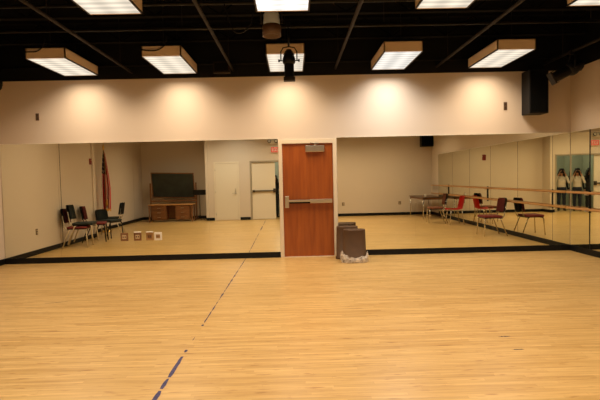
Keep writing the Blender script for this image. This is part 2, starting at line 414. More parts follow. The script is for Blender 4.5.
part('push_bar', lf, ['bronze'], lambda b: (box(b, (OL+.04, -.02, 1.02), (-.68, .012, 1.06), bev=.006), box(b, (OL+.03, -.035, .99), (OL+.12, .015, 1.075)), box(b, (-.72, -.035, .97), (-.62, .02, 1.12), bev=.005)))
def f(b): box(b, (OR-.045, -.06-.92, .012), (OR-.002, -.06, OT-.01), bev=.003)
of = part('open_leaf', d3, ['plain'], f)
part('push_bar', of, ['steel'], lambda b: box(b, (OR-.085, -.9, 1.0), (OR-.05, -.16, 1.06), bev=.006))

# exit sign and emergency light above the double doors
t = thing('exit_sign', 'red exit sign above the double doors, seen in the mirrors', 'exit sign', (-.615, YV, 2.41))
part('housing', t, ['white'], lambda b: box(b, (-.155, 0, 0), (.155, .05, .21), bev=.006))
part('face', t, ['redsign'], lambda b: box(b, (-.145, .05, .010), (.145, .053, .20)))
def f(b):   # E X I T read from the room, so letters run towards -x
    def L(x0, x1, z0, z1, r=0.):
        box(b, (min(-x0, -x1), .053, z0), (max(-x0, -x1), .056, z1), rot=Ry(r) if r else None)
    h0, h1, s = .045, .165, .016
    x = -.115
    L(x, x+s, h0, h1); [L(x, x+.045, q, q+s) for q in (h0, (h0+h1-s)/2, h1-s)]
    x = -.045
    L(x+.014, x+.030, h0-.004, h1+.004, .42); L(x+.014, x+.030, h0-.004, h1+.004, -.42)
    L(.030, .030+s, h0, h1)
    L(.065, .117, h1-s, h1); L(.083, .083+s, h0, h1)
part('lettering', t, ['white'], f, 'white EXIT letters')
t = thing('emergency_light', 'twin-headed emergency light above the exit sign', 'emergency light', (-.69, YV, 2.70))
part('battery_box', t, ['white'], lambda b: box(b, (-.11, 0, .02), (.11, .07, .16), bev=.008))
for sx in (-1, 1):
    part('lamp_head', t, ['dark', 'white'], lambda b: (lathe(b, [(.02, 0), (.06, .05), (.065, .09), (.058, .092)], 18, 0, Matrix.Translation((sx*.12, .05, .09)) @ Matrix.Rotation(-PI/2+.35, 4, 'X')),
                                             lathe(b, [(.05, .0925), (.04, .096)], 18, 1, Matrix.Translation((sx*.12, .05, .09)) @ Matrix.Rotation(-PI/2+.35, 4, 'X'))))

# ------------------------------------------------------------------ ceiling grid
def pipe(label, a, b_, r=.024, m='pipe'):
    bm = bmesh.new(); tube(bm, [a, b_], r, 10)
    if a[2] != 3.60:
        for u in (.08, .36, .64, .93):
            p = Vector(a).lerp(Vector(b_), u); tube(bm, [p, (p.x, p.y, ZC)], .005, 6)
    o = obj('grid_pipe', bm, [m]); return tag(o, label, 'pipe', 'pipes of the ceiling grid')
for x, l in ((-2.90, 'leftmost pipe of the ceiling grid, left of the first box lights'), (-1.05, 'ceiling grid pipe left of the silver can light'), (.83, 'ceiling grid pipe right of the door, running to the wall'),
             (2.71, 'ceiling grid pipe left of the box light by the speaker'), (4.70, 'rightmost pipe of the ceiling grid above the black speaker')):
    pipe(l, (x, YV if x < BX1 and x > BX0 else YB, 3.48), (x, D, 3.48))
pipe('cross pipe of the ceiling grid carrying the silver can light', (XL, 6.3, 3.73), (XR, 6.3, 3.73), .022, 'dark')
pipe('cross pipe of the ceiling grid carrying the black spotlight', (XL, 7.22, 3.70), (XR, 7.22, 3.70), .022, 'dark')
pipe('thin conduit on the black band of the mirrored wall', (XL, D-.014, 3.60), (XR, D-.014, 3.60), .014, 'dark')
for i, y in enumerate((.9, 2.5, 4.1, 5.7, 7.3, 8.6)):
    bm = bmesh.new()
    box(bm, (XL+.01, y-.06, 4.24), (XR-.01, y+.06, ZC)); box(bm, (XL+.01, y-.05, 3.90), (XR-.01, y+.05, 3.93))
    k = 22
    for j in range(k):
        x0 = XL+.1+(XR-XL-.2)*j/k; x1 = XL+.1+(XR-XL-.2)*(j+1)/k
        tube(bm, [(x0, y, 3.93 if j % 2 else 4.24), (x1, y, 4.24 if j % 2 else 3.93)], .012, 6)
    o = obj('trim_%d' % (i+3), bm, ['joist']); o['kind'] = 'structure'; o['label'] = 'black open web joist under the ceiling'

# ------------------------------------------------------------------ box lights
LW, LL, LZ, LH = .61, 1.26, 3.40, .16
WARM = (1., .79, .575); COOL = (1., .93, .86)
POW = 31.
def box_light(x, y, label, kind='lens', group=None, gain=1.):
    t = thing('ceiling_light', label, 'ceiling light', (x, y, LZ), 0, group)
    def hs(b):
        w, l = LW/2, LL/2
        for q in (((-w, -l, 0), (-w+.018, l, LH)), ((w-.018, -l, 0), (w, l, LH)), ((-w, -l, 0), (w, -l+.018, LH)), ((-w, l-.018, 0), (w, l, LH)), ((-w, -l, LH-.01), (w, l, LH))): box(b, *q)
    part('housing', t, ['box'], hs)
    part('rim', t, ['dark'], lambda b: [box(b, *q) for q in (((-LW/2-.002, -LL/2, -.004), (-LW/2+.016, LL/2, .012)), ((LW/2-.016, -LL/2, -.004), (LW/2+.002, LL/2, .012)))], 'dark edge strips')
    part('lens', t, [kind], lambda b: box(b, (-LW/2+.016, -LL/2+.016, .002), (LW/2-.016, LL/2-.016, .010)), 'glowing ribbed lens')
    for sy in (-1, 1): part('hanger', t, ['dark'], lambda b: tube(b, [(0, sy*.45, LH), (0, sy*.45, ZC-LZ)], .006, 6))
    ld = bpy.data.lights.new('lamp', 'AREA'); ld.shape = 'RECTANGLE'; ld.size = LW-.05; ld.size_y = LL-.05
    ld.energy = POW*gain; ld.color = COOL if kind == 'lenscool' else WARM; ld.spread = math.radians(140 if (y > 7 or y < 3) else 126)
    lo = bpy.data.objects.new('lamp', ld); COL.objects.link(lo); lo.parent = t; lo.location = (0, 0, -.006)
    return t
CX = [-3.75, -1.98, -.07, 1.765, 3.53]
G1 = [.98, 1.06, 1.08, 1.15, 1.12]; G2 = [.40, .78, .97, .88, .50]; G3 = [.95, 1.15, 1., 1.3, 1.05]   # lamp gains set by eye; nearer row's ends dimmed to imitate lens vignetting
Y1, Y2, Y3 = 8.20, 5.04, 1.9
names1 = ['leftmost lit box light beside the mirrored wall', 'lit box light near the wall, second from the left', 'lit box light above the wooden door, behind the black spotlight', 'cooler white box light near the wall, right of the door', 'lit box light near the wall, left of the black speaker']
names2 = ['nearer left box light cut by the top of the photo, far left of it', 'nearer box light cut by the top edge, left of centre', 'bright white box light cut by the top edge, above the silver can light', 'nearer box light cut by the top edge, right of centre', 'box light cut by the top right corner']
names3 = ['box light behind the viewer, over the small boxes', 'box light behind the viewer, over the white door', 'box light behind the viewer, over the open double doors', 'box light behind the viewer, right of the doors', 'box light behind the viewer, over the table with chairs']
for i, x in enumerate(CX):
    box_light(x, Y1, names1[i], 'lenscool' if i == 3 else 'lens', 'box lights of the row by the mirrored wall', G1[i])
    box_light(x, Y2, names2[i], 'lenswhite' if i == 2 else 'lens', 'box lights of the nearer row', G2[i])
    box_light(x, Y3, names3[i], 'lenscool' if i == 1 else 'lens', 'box lights behind the viewer', G3[i])
# loose black cords lying against the first two fixtures
def cord(label, pts):
    bm = bmesh.new()
    P = [Vector(p) for p in pts]; Q = []
    for i in range(len(P)-1):
        p0 = P[max(i-1, 0)]; p1 = P[i]; p2 = P[i+1]; p3 = P[min(i+2, len(P)-1)]
        for s in range(6):
            u = s/6
            Q.append(.5*((2*p1)+(p2-p0)*u+(2*p0-5*p1+4*p2-p3)*u*u+(3*p1-p0-3*p2+p3)*u**3))
    Q.append(P[-1]); tube(bm, Q, .009, 6)
    return tag(obj('power_cord', bm, ['black']), label, 'power cord')
yy = Y1-LL/2-.012
cord('black cord drooping over the leftmost box light', [(CX[0]+.02, yy, 3.70), (CX[0]-.03, yy, 3.57), (CX[0]-.14, yy, 3.50), (CX[0]-.32, yy, 3.50)])
cord('black cord drooping over the second box light from the left', [(CX[1]+.10, yy, 3.70), (CX[1]+.05, yy, 3.55), (CX[1]-.10, yy, 3.48), (CX[1]-.32, yy, 3.50)])
cord('thin black cable looping beside the silver can light', [(-.42, 6.26, 3.71), (-.52, 6.25, 3.40), (-.70, 6.25, 3.36), (-.82, 6.26, 3.71)])

# ------------------------------------------------------------------ stage lamps
def spot(label, loc, aim, k, hang, body='black', ztop=3.70, s=1.):
    """ellipsoidal spotlight: bulbous housing, barrel, yoke, clamp; 'aim' is the barrel direction"""
    t = thing('stage_spotlight', label, 'stage light', loc)
    q = Vector(aim).normalized().to_track_quat('Z', 'Y').to_matrix().to_4x4()
    hs = part('housing', t, [body], lambda b: lathe(b, [(.02*s, -.20*s), (.045*s, -.195*s), (.06*s, -.15*s), (.09*s, -.10*s), (.115*s, -.03*s), (.115*s, .03*s), (.10*s, .06*s)], 20, 0, q))
    part('cap_fin', hs, [body], lambda b: [lathe(b, [(.098*s-.014*i*s, (-.115-.025*i)*s), (.105*s-.014*i*s, (-.11-.025*i)*s), (.098*s-.014*i*s, (-.105-.025*i)*s)], 18, 0, q) for i in range(3)])
    br = part('barrel', t, ['dark'], lambda b: lathe(b, [(.082*s, .06*s), (.088*s, .07*s), (.088*s, .30*s), (.094*s, .31*s), (.094*s, .36*s), (.080*s, .36*s), (.080*s, .33*s), (.02*s, .325*s)], 20, 0, q))
    part('lens', br, ['lensglass'], lambda b: lathe(b, [(.079*s, .326*s), (.05*s, .336*s), (.01*s, .34*s)], 18, 0, q))
    def gel(b):
        for vs in (box(b, (-.105*s, -.105*s, .34*s), (.105*s, .105*s, .362*s), bev=.003), box(b, (-.105*s, -.105*s, .30*s), (.105*s, -.095*s, .34*s)), box(b, (-.105*s, .095*s, .30*s), (.105*s, .105*s, .34*s))): bmesh.ops.transform(b, matrix=q, verts=vs)
    part('gel_frame', br, ['pipe'], gel, 'square colour frame at the end')
    side = q.to_3x3() @ Vector((1, 0, 0)) if not hang else Vector(hang)
    zt = ztop-loc[2]
    r = .145*s
    part('yoke', t, [body], lambda b: tube(b, [-side*r, -side*r+Vector((0, 0, .16*s)), -side*r*.7+Vector((0, 0, .23*s)), Vector((0, 0, .25*s)), side*r*.7+Vector((0, 0, .23*s)), side*r+Vector((0, 0, .16*s)), side*r], .011*s, 8))
    for sg in (-1, 1):
        part('knob', t, [body], lambda b: (tube(b, [side*sg*.10*s, side*sg*.185*s], .010*s, 8), tube(b, [side*sg*.165*s, side*sg*.195*s], .024*s, 10)))
    part('pipe_clamp', t, [body], lambda b: (tube(b, [(0, 0, .24*s), (0, 0, zt-.02)], .014, 8), box(b, (-.03, -.03, zt-.05), (.03, .03, zt+.028), bev=.006)))
    return t
spot('black theatre spotlight pointing down in front of the box light above the door', (-.015, 7.10, 3.18), (0, .04, -1), 0, (1, 0, 0), s=.80)
spot('black stage spotlight beside the speaker in the right corner', (4.70, 8.1, 3.20), (-.8, .15, -.40), 0, (.2, .97, 0), ztop=3.48, s=1.0)
spot('black stage spotlight at the far left end of the wall', (-5.07, 8.52, 3.17), (-.5, -.1, -.75), 0, (0, 1, 0), ztop=3.70, s=.62)
# silver can
t = thing('can_light', 'silver can light hanging under the bright centre box light', 'stage light', (-.225, 6.3, 3.30))
can = part('can', t, ['silver'], lambda b: lathe(b, [(.055, .325), (.085, .30), (.10, .27), (.108, .14), (.108, .135)], 24))
part('snout', can, ['plate'], lambda b: lathe(b, [(.109, .14), (.118, .13), (.118, .0), (.11, .0), (.105, .12), (.02, .125)], 24), 'dull brown open end')
for sx in (-1, 1): part('knob', t, ['dark'], lambda b: tube(b, [(sx*.10, 0, .17), (sx*.145, 0, .17)], .016, 8))
part('yoke', t, ['dark'], lambda b: tube(b, [(-.135, 0, .17), (-.135, 0, .34), (-.06, 0, .39), (.06, 0, .39), (.135, 0, .34), (.135, 0, .17)], .008, 8))
part('pipe_clamp', t, ['dark'], lambda b: (tube(b, [(0, 0, .39), (0, 0, .42)], .012, 8), box(b, (-.03, -.03, .40), (.03, .03, .455), bev=.005)))
# small junction box on the conduit
t = thing('junction_box', 'small dull grey box hanging near the wall, right of the second box light', 'electrical box', (-1.23, 8.82, 3.39))
part('case', t, ['pipe'], lambda b: box(b, (-.15, -.06, 0), (.15, .06, .20), bev=.008)); part('cover', t, ['joist'], lambda b: box(b, (-.12, -.066, .03), (.12, -.06, .17)))
part('bracket', t, ['dark'], lambda b: box(b, (-.02, .05, .10), (.02, .197, .13)))

# ------------------------------------------------------------------ loudspeakers
def speaker(label, loc, rz, w=.43, d=.36, h=.86):
    t = thing('loudspeaker', label, 'speaker', loc, rz)     # front towards -y, back at y=0
    part('cabinet', t, ['black'], lambda b: box(b, (-w/2, -d, 0), (w/2, -.03, h), bev=.012))
    part('grille', t, ['grille'], lambda b: box(b, (-w/2+.02, -d-.008, .03), (w/2-.02, -d, h-.03), bev=.004))
    part('wall_bracket', t, ['dark'], lambda b: box(b, (-.08, -.05, .3), (.08, 0, .6)))
    return t
speaker('black loudspeaker high on the mirrored wall in the right corner', (4.445, D, 2.54), .0, .345, .34, .78)
speaker('black loudspeaker on the back wall, its lower edge seen in the mirror', (5.0, YB, 2.53), PI, .46, .30, .7)

# ------------------------------------------------------------------ outlets, alarms
def outlet(label, loc, rz, w=.07, h=.115, m='plate', m2='ivory', cat='outlet', name='wall_outlet'):
    t = thing(name, label, cat, loc, rz)
    part('plate', t, [m], lambda b: box(b, (-w/2, -.008, 0), (w/2, 0, h), bev=.003))
    for z in (.28, .72): part('socket', t, [m2], lambda b: box(b, (-w*.24, -.011, h*z-h*.13), (w*.24, -.008, h*z+h*.13), bev=.002))
    return t
outlet('brown outlet plate high on the mirrored wall at the far left', (-4.66, D, 2.64), 0, .06, .13, 'plate', 'bronze')
outlet('brown outlet plate high on the mirrored wall, left of the speaker', (3.985, D, 2.65), 0, .065, .15, 'plate', 'bronze')
outlet('outlet low on the left wall below the stacked chairs', (XL, 7.86, .42), -PI/2+PI, .08, .12)
outlet('outlet low on the back wall, behind the bins in the mirror', (1.87, YB, .40), PI, .09, .12)
outlet('outlet low on the back wall, left of the table', (4.0, YB, .40), PI, .09, .12)
def alarm(label, loc, rz):
    t = thing('fire_alarm', label, 'fire alarm', loc, rz)
    part('case', t, ['alarm'], lambda b: box(b, (-.038, -.04, 0), (.038, 0, .155), bev=.006)); part('strobe', t, ['ivory'], lambda b: box(b, (-.022, -.048, .10), (.022, -.04, .125), bev=.003))
alarm('small red fire alarm on the left wall, near the flag', (XL, 5.06, 1.96), PI/2)

alarm('small dark red fire alarm between the panels of the right hand mirrors', (XR-th-.0015, 4.92, 1.84), -PI/2)
# ------------------------------------------------------------------ barres on the right wall
BXc = XR-.085
for z, l in ((1.10, 'upper wooden ballet barre along the mirrored right wall'), (.81, 'lower wooden ballet barre along the mirrored right wall')):
    bm = bmesh.new(); tube(bm, [(BXc, .15, z), (BXc, .17, z), (BXc, D-.04, z), (BXc, D-.03, z)], [.018, .021, .021, .018], 14)
    tag(obj('ballet_barre', bm, ['barre']), l, 'ballet barre')
for y, l in ((D-.61, 'steel barre bracket nearest the front corner'), (D-3.86, 'steel barre bracket in the middle of the right wall'), (D-7.1, 'steel barre bracket nearest the table')):
    t = thing('barre_bracket', l, 'bracket', (XR-.008, y, .75), 0, 'brackets of the ballet barres')
    part('post', t, ['dark'], lambda b: box(b, (-.02, -.009, 0), (0, .009, .39), bev=.003))
    for z in (1.10, .81):
        part('saddle', t, ['steel'], lambda b: (tube(b, [(-.02, 0, z-.75-.035), (-.077, 0, z-.75-.032)], .010, 8), tube(b, [(-.077, 0, z-.75-.04), (-.077, 0, z-.75-.018)], .018, 10)))

# ------------------------------------------------------------------ waste bins and bag
def rrect(w, d, r, n=6):
    P = []
    for cx, cy, a0 in ((w/2-r, d/2-r, 0), (-w/2+r, d/2-r, 90), (-w/2+r, -d/2+r, 180), (w/2-r, -d/2+r, 270)):
        for i in range(n+1):
            a = math.radians(a0+90*i/n); P.append((cx+r*math.cos(a), cy+r*math.sin(a)))
    return P
def loft(bm, rings, mi=0, cap0=False, cap1=False):
    R = [[bm.verts.new(p) for p in q] for q in rings]; n = len(R[0]); fs = []
    for A, B in zip(R, R[1:]):
        for j in range(n): fs.append(bm.faces.new((A[j], A[(j+1) % n], B[(j+1) % n], B[j])))
    if cap0: fs.append(bm.faces.new(R[0][::-1]))
    if cap1: fs.append(bm.faces.new(R[-1]))
    for f in fs: f.material_index = mi; f.smooth = True
    return fs
def bin_(label, loc, rz, h):
    t = thing('waste_bin', label, 'waste bin', loc, rz, 'upturned waste bins by the door')
    def body(b):
        rr = lambda w, d, r, z: [(x, y, z) for x, y in rrect(w, d, r)]
        loft(b, [rr(.42, .30, .145, .0), rr(.42, .30, .145, .03), rr(.410, .29, .14, .031), rr(.385, .265, .13, h-.012), rr(.378, .258, .127, h), rr(.35, .23, .112, h), rr(.34, .22, .108, h-.014)], 0, True, True)
    part('body', t, ['bin'], body)
    part('rim', t, ['bin'], lambda b: loft(b, [[(x, y, z) for x, y in rrect(w, d, d/2-.005)] for w, d, z in ((.42, .30, .0), (.435, .315, .002), (.435, .315, .028), (.405, .285, .036))]), 'rolled lip resting on the floor')
    return t
bin_('brown plastic waste bin upside down in front, wrapped in a clear bag', (1.045, 8.372, 0), .03, .565)
bin_('brown plastic waste bin upside down, behind the bagged one', (.965, 8.742, 0), -.02, .585)
bm = bmesh.new()
rnd = random.Random(3)
ph = [rnd.random()*6.28 for _ in range(12)]
def ruff(a, k): return sum(math.sin((3+2*i)*a+ph[(i+k) % 12])/(1+.35*i) for i in range(6))
for layer in range(2):
    rings = []
    for k in range(9):
        z = k/8
        ring = []
        P = rrect(.445+.012*layer, .322+.012*layer, .150, 14)
        for i, (x, y) in enumerate(P):
            a = math.atan2(y, x)
            top = .085+.018*ruff(a, layer)+.075*max(0, math.cos(a-.3))+.10*max(0, math.cos(a-PI))**3
            bulge = .004+.012*math.sin(PI*z)+.006*ruff(a*1.0+z*2, k+layer)*(.3+z*.7)*(1-.5*z)
            q = 1+bulge/.2-(.02*z)
            ring.append((x*q, y*q, .001+z*top))
        rings.append(ring)
    loft(bm, rings)
o = obj('plastic_bag', bm, ['bag']); o.location = (1.045, 8.375, 0); tag(o, 'crumpled clear plastic bag around the foot of the front bin', 'plastic bag')

# ------------------------------------------------------------------ tape and scuffs
def tape(label, y0, y1, w, x0, x1, seed, rag=(-.22, .15)):
    bm = bmesh.new(); r = random.Random(seed); n = max(3, int((y1-y0)/.06)); pr = None
    L = []; Rr = []
    for i in range(n+1):
        u = i/n; y = y0+(y1-y0)*u; x = x0+(x1-x0)*u+r.uniform(-.002, .002); ww = w*(1+r.uniform(*rag))*(.6 if i in (0, n) else 1)
        L.append(bm.verts.new((x-ww/2, y+r.uniform(-.006, .006), .0015))); Rr.append(bm.verts.new((x+ww/2, y+r.uniform(-.006, .006), .0015)))
    fs = [bm.faces.new((L[i], Rr[i], Rr[i+1], L[i+1])) for i in range(n)]
    return tag(obj('floor_tape', bm, ['tape']), label, 'tape', 'blue tape line on the floor')
def tx(y): return -.972+(y-3.2)*(.062/5.8)
for i, (a, b_, w, l) in enumerate(((3.02, 3.36, .032, 'blue tape strip cut by the bottom edge of the photo'), (3.395, 3.57, .034, 'short blue tape strip, second from the bottom edge'), (3.60, 4.02, .032, 'longest thick blue tape strip near the viewer'),
                                   (4.12, 4.18, .03, 'tiny dark tape scrap just past the thick strip'), (4.42, 4.52, .012, 'faint tape scrap in the gap of the blue line'), (4.86, 4.91, .022, 'small tape scrap where the thin blue line starts'),
                                   (4.98, 5.95, .014, 'thin worn blue tape line, nearer piece'), (5.97, 8.97, .018, 'thin blue tape line running up to the mirror'), (.9, 2.6, .018, 'thin blue tape line near the double doors, seen in the mirror'))):
    tape(l, a, b_, w, tx(a), tx(b_), i, (-.22, .15) if w > .02 else (-.92, .35))
def scuff(label, x, y, l, w, rz, s):
    bm = bmesh.new(); r = random.Random(s)
    n = 9; A = []; B = []
    for i in range(n+1):
        u = i/n-.5; ww = w*(1-(2*u)**2)*r.uniform(.5, 1.2)+.0006
        A.append(bm.verts.new((u*l, ww/2+r.uniform(-.003, .003), .0006))); B.append(bm.verts.new((u*l, -ww/2, .0006)))
    for i in range(n): bm.faces.new((A[i], B[i], B[i+1], A[i+1]))
    o = obj('floor_scuff', bm, ['scuff']); o.location = (x, y, 0); o.rotation_euler = (0, 0, rz); tag(o, label, 'scuff mark', 'scuff marks on the floor')
scuff('dark scuff mark on the right of the floor, the upper of two', 1.885, 4.30, .12, .020, .05, 1)
scuff('dark scuff mark on the right of the floor, the lower of two', 1.855, 3.97, .11, .018, .02, 2)
scuff('faint scuff mark on the left part of the floor', -2.98, 6.0, .28, .014, .2, 3)

# ------------------------------------------------------------------ chairs
def bend(bm, P, r, n=8, mi=0): tube(bm, P, r, n, mi)
def stack_chair(name, label, fab, metal, loc, rz, z=0., group='chairs along the walls', shell='black', bz=.56, bh=.33):
    """upholstered stacking chair facing +x"""
    t = thing(name, label, 'chair', (loc[0], loc[1], z), rz, group)
    part('seat', t, [fab, shell], lambda b: (box(b, (-.20, -.225, .435), (.24, .225, .485), 0, .022), box(b, (-.19, -.215, .418), (.23, .215, .436), 1, .006)))
    def back(b):
        def fn(u, v):
            y = (u-.5)*.42; zz = bz+bh*v; x = -.225-.16*(zz-.45)-.05*(1-(2*(u-.5))**2)+.03
            k = 1.
            if v > .72: k = math.sqrt(max(0, 1-((v-.72)/.30)**2))*.45+.55
            return Vector((x, y*k, zz))
        grid(b, fn, 12, 12, 0, None, .045)
    bk = part('backrest', t, [fab], back)
    def sh(b):
        def fn(u, v):
            y = (u-.5)*.42; zz = bz+bh*v; x = -.235-.16*(zz-.45)-.05*(1-(2*(u-.5))**2)+.03-.002
            k = 1.
            if v > .72: k = math.sqrt(max(0, 1-((v-.72)/.30)**2))*.45+.55
            return Vector((x-.04, y*k*.98, zz))
        grid(b, fn, 12, 12, 0, None, .012)
    part('back_shell', bk, [shell], sh, 'black rear shell')
    for s in (-1, 1):
        part('leg', t, [metal], lambda b: bend(b, [(.20, s*.20, .42), (.22, s*.215, .39), (.25, s*.235, 0)], .0135))
        part('leg', t, [metal], lambda b: bend(b, [(-.12, s*.20, .42), (-.15, s*.215, .39), (-.30, s*.235, 0)], .0135))
        part('back_post', t, [metal], lambda b: bend(b, [(-.10, s*.19, .42), (-.20, s*.19, .42), (-.245, s*.185, .47), (-.275, s*.18, .62), (-.29, s*.17, .74)], .0115))
    part('stretcher', t, [metal], lambda b: (bend(b, [(.205, -.20, .412), (.205, .20, .412)], .010), bend(b, [(-.125, -.20, .412), (-.125, .20, .412)], .010)))
    return t
stack_chair('stacking_chair', 'maroon upholstered chair at the bottom of the stack by the left wall', 'maroon', 'beige', (-5.0, 6.75), -.15)
stack_chair('stacking_chair', 'black upholstered chair with beige legs on top of the maroon chair', 'darkgreen', 'beige', (-4.881, 6.732), -.15, .085)
stack_chair('stacking_chair', 'maroon chair with its back to the left wall, next to the stack', 'maroon', 'dark', (-4.98, 5.80), -.25)
stack_chair('stacking_chair', 'black chair with a rounded back in front of the flag', 'darkgreen', 'dark', (-4.95, 5.0), .35, bz=.47, bh=.28)
stack_chair('stacking_chair', 'black seated chair with pale legs facing the left wall, farthest along it', 'darkgreen', 'beige', (-5.20, 4.12), PI-.15)
stack_chair('stacking_chair', 'maroon chair with chrome legs backed against the right hand barres', 'maroon', 'chrome', (4.73, 6.5), PI)
stack_chair('stacking_chair', 'rust brown chair pulled up in front of the table', 'brownup', 'chrome', (4.42, 3.10), PI+.1)
# red plastic shell chair
t = thing('plastic_chair', 'bright red plastic shell chair against the right hand mirrors', 'chair', (4.78, 3.75, 0), PI)
def f(b):
    prof = [(.23, .435), (.21, .45), (.12, .44), (0, .43), (-.12, .435), (-.18, .46), (-.215, .53), (-.235, .62), (-.26, .74), (-.275, .82), (-.28, .84)]
    def fn(u, v):
        k = v*(len(prof)-1); i = min(int(k), len(prof)-2); q = k-i
        x = prof[i][0]*(1-q)+prof[i+1][0]*q; z = prof[i][1]*(1-q)+prof[i+1][1]*q
        s = 2*u-1; y = s*.225*(1-.35*max(0, v-.8)/.2*abs(s)); w = abs(s)**3
        return Vector((x+(.045*w if v > .5 else 0), y, z+(.03*w if v < .55 else 0)))
    grid(b, fn, 14, 24, 0, None, .008)
part('shell', t, ['red'], f)
for sx, sy in ((1, 1), (1, -1), (-1, 1), (-1, -1)):
    part('leg', t, ['chrome'], lambda b: bend(b, [(sx*.13, sy*.15, .425), (sx*.16, sy*.17, .40), (sx*.21, sy*.21, .0)], .011))

# ------------------------------------------------------------------ table and things on it
t = thing('folding_table', 'long dark topped table with thin steel legs along the right wall', 'table', (4.68, 1.05, 0))
part('tabletop', t, ['tabletop'], lambda b: box(b, (-.38, -.93, .70), (.38, .93, .735), 0, .006))
part('apron', t, ['oak'], lambda b: [box(b, *q) for q in (((-.34, -.89, .65), (-.32, .89, .70)), ((.32, -.89, .65), (.34, .89, .70)), ((-.34, .87, .65), (.34, .89, .70)), ((-.34, -.89, .65), (.34, -.87, .70)))])
for sx in (-1, 1):
    for sy in (-1, 1): part('leg', t, ['chrome'], lambda b: tube(b, [(sx*.335, sy*.88, .70), (sx*.345, sy*.89, 0)], .012, 8))
t = thing('paper_cup', 'small white cup on the dark table', 'cup', (4.52, 1.55, .735))
part('cup', t, ['white'], lambda b: lathe(b, [(.028, 0), (.038, .09), (.036, .09), (.027, .006)], 16)); part('rim', t, ['white'], lambda b: lathe(b, [(.036, .087), (.041, .089), (.041, .094), (.036, .095)], 16))

# ------------------------------------------------------------------ square plates on the mirror
def plate(label, x, z, m, m2, glint):
    t = thing('wall_plate', label, 'outlet plate', (x, D-th, z), 0, 'square plates set into the left mirror')
    part('plate', t, [m], lambda b: box(b, (-.068, -.012, -.074), (.068, 0, .074), bev=.004))
    part('insert', t, [m2], lambda b: box(b, (-.038, -.016, -.036), (.038, -.012, .036), bev=.002), 'pale insert')
    for k in (-1, 1): part('socket', t, ['plate'], lambda b: box(b, (k*.018-.010, -.0175, -.015), (k*.018+.010, -.0155, .015), bev=.001))
    if glint: part('glint_bar', t, ['white'], lambda b: box(b, (-.06, -.034, .076), (.06, 0, .092), bev=.003), 'white bar standing in for a glint')  # solid white bar imitates a reflected glint above the plate
for px, l, m, m2, g in ((-3.155, 'brown square plate low on the mirror, leftmost of the row of four', 'plate2', 'ivory', 0), (-2.91, 'brown square plate with a white bar painted as a glint, second of the four', 'plate2', 'ivory', 1),
                    (-2.685, 'tan square plate with a white bar painted as a glint, third of the four', 'plate3', 'plate2', 1), (-2.53, 'white square plate low on the mirror, rightmost of the row of four', 'white', 'plate3', 0)):
    plate(l, px, .455, m, m2, g)

# ------------------------------------------------------------------ chalkboard, desk, music stand
t = thing('chalkboard', 'dark rolling chalkboard tilted on a wooden stand, above the desk', 'chalkboard', (-4.49, -.20, 0))
def f(b): box(b, (-.77, -.015, -.46), (.77, .015, .46), 0, .002)
bd = part('board', t, ['slate'], f); bd.location = (0, 0, 1.31); bd.rotation_euler = (-.30, .03, .02)
fr = part('board_frame', bd, ['oak'], lambda b: [box(b, *q) for q in (((-.80, -.02, -.49), (.80, .02, -.46)), ((-.80, -.02, .46), (.80, .02, .49)), ((-.80, -.02, -.46), (-.77, .02, .46)), ((.77, -.02, -.46), (.80, .02, .46)))])
for sx in (-1, 1):
    p = part('post', t, ['oak'], lambda b: box(b, (sx*.85-.025, -.025, .06), (sx*.85+.025, .025, 1.40), bev=.004))
    part('foot', p, ['oak'], lambda b: (box(b, (sx*.85-.03, -.28, .03), (sx*.85+.03, .28, .08), bev=.006), tube(b, [(sx*.85, -.25, 0), (sx*.85, -.25, .035)], .022), tube(b, [(sx*.85, .25, 0), (sx*.85, .25, .035)], .022)))
part('rail', t, ['oak'], lambda b: box(b, (-.85, -.02, .70), (.85, .02, .755)))
t = thing('wooden_desk', 'brown wooden desk with two drawer stacks below the chalkboard', 'desk', (-4.42, .36, 0))
part('desktop', t, ['barre'], lambda b: box(b, (-.80, -.24, .60), (.80, .24, .635), bev=.005), 'paler desktop')
for sx in (-1, 1):
    pd = part('pedestal', t, ['oak'], lambda b: box(b, (sx*.42-.26, -.21, .07), (sx*.42+.26, .19, .60), bev=.003))
    for k in range(3):
        dr = part('drawer', t, ['oak'], lambda b: box(b, (sx*.42-.235, .19, .10+.165*k), (sx*.42+.235, .21, .245+.165*k), bev=.006))
        part('knob', dr, ['steel'], lambda b: box(b, (sx*.42-.06, .21, .165+.165*k), (sx*.42+.06, .225, .18+.165*k), bev=.003))
    for sy in (-1, 1): part('leg', t, ['oak'], lambda b: box(b, (sx*.77-.02, sy*.20-.025, 0), (sx*.77+.02, sy*.20+.025, .60), bev=.004))
part('back_panel', t, ['oak'], lambda b: box(b, (-.16, -.2, .1), (.16, -.18, .60)))
t = thing('music_stand', 'thin black music stand beside the desk', 'music stand', (-3.42, .30, 0))
part('desk_plate', t, ['black'], lambda b: (box(b, (-.24, -.01, .95), (.24, .005, 1.13), rot=Rx(-.25)), box(b, (-.24, -.0, .94), (.24, .05, .952))))
part('pole', t, ['black'], lambda b: (tube(b, [(0, 0, .12), (0, 0, .62)], .013), tube(b, [(0, 0, .60), (0, -.005, 1.04)], .009)))
for k in range(3):
    a = 2*PI*k/3+.5
    part('leg', t, ['black'], lambda b: tube(b, [(0, 0, .20), (.13*math.cos(a), .13*math.sin(a), .09), (.24*math.cos(a), .24*math.sin(a), .008)], .008))

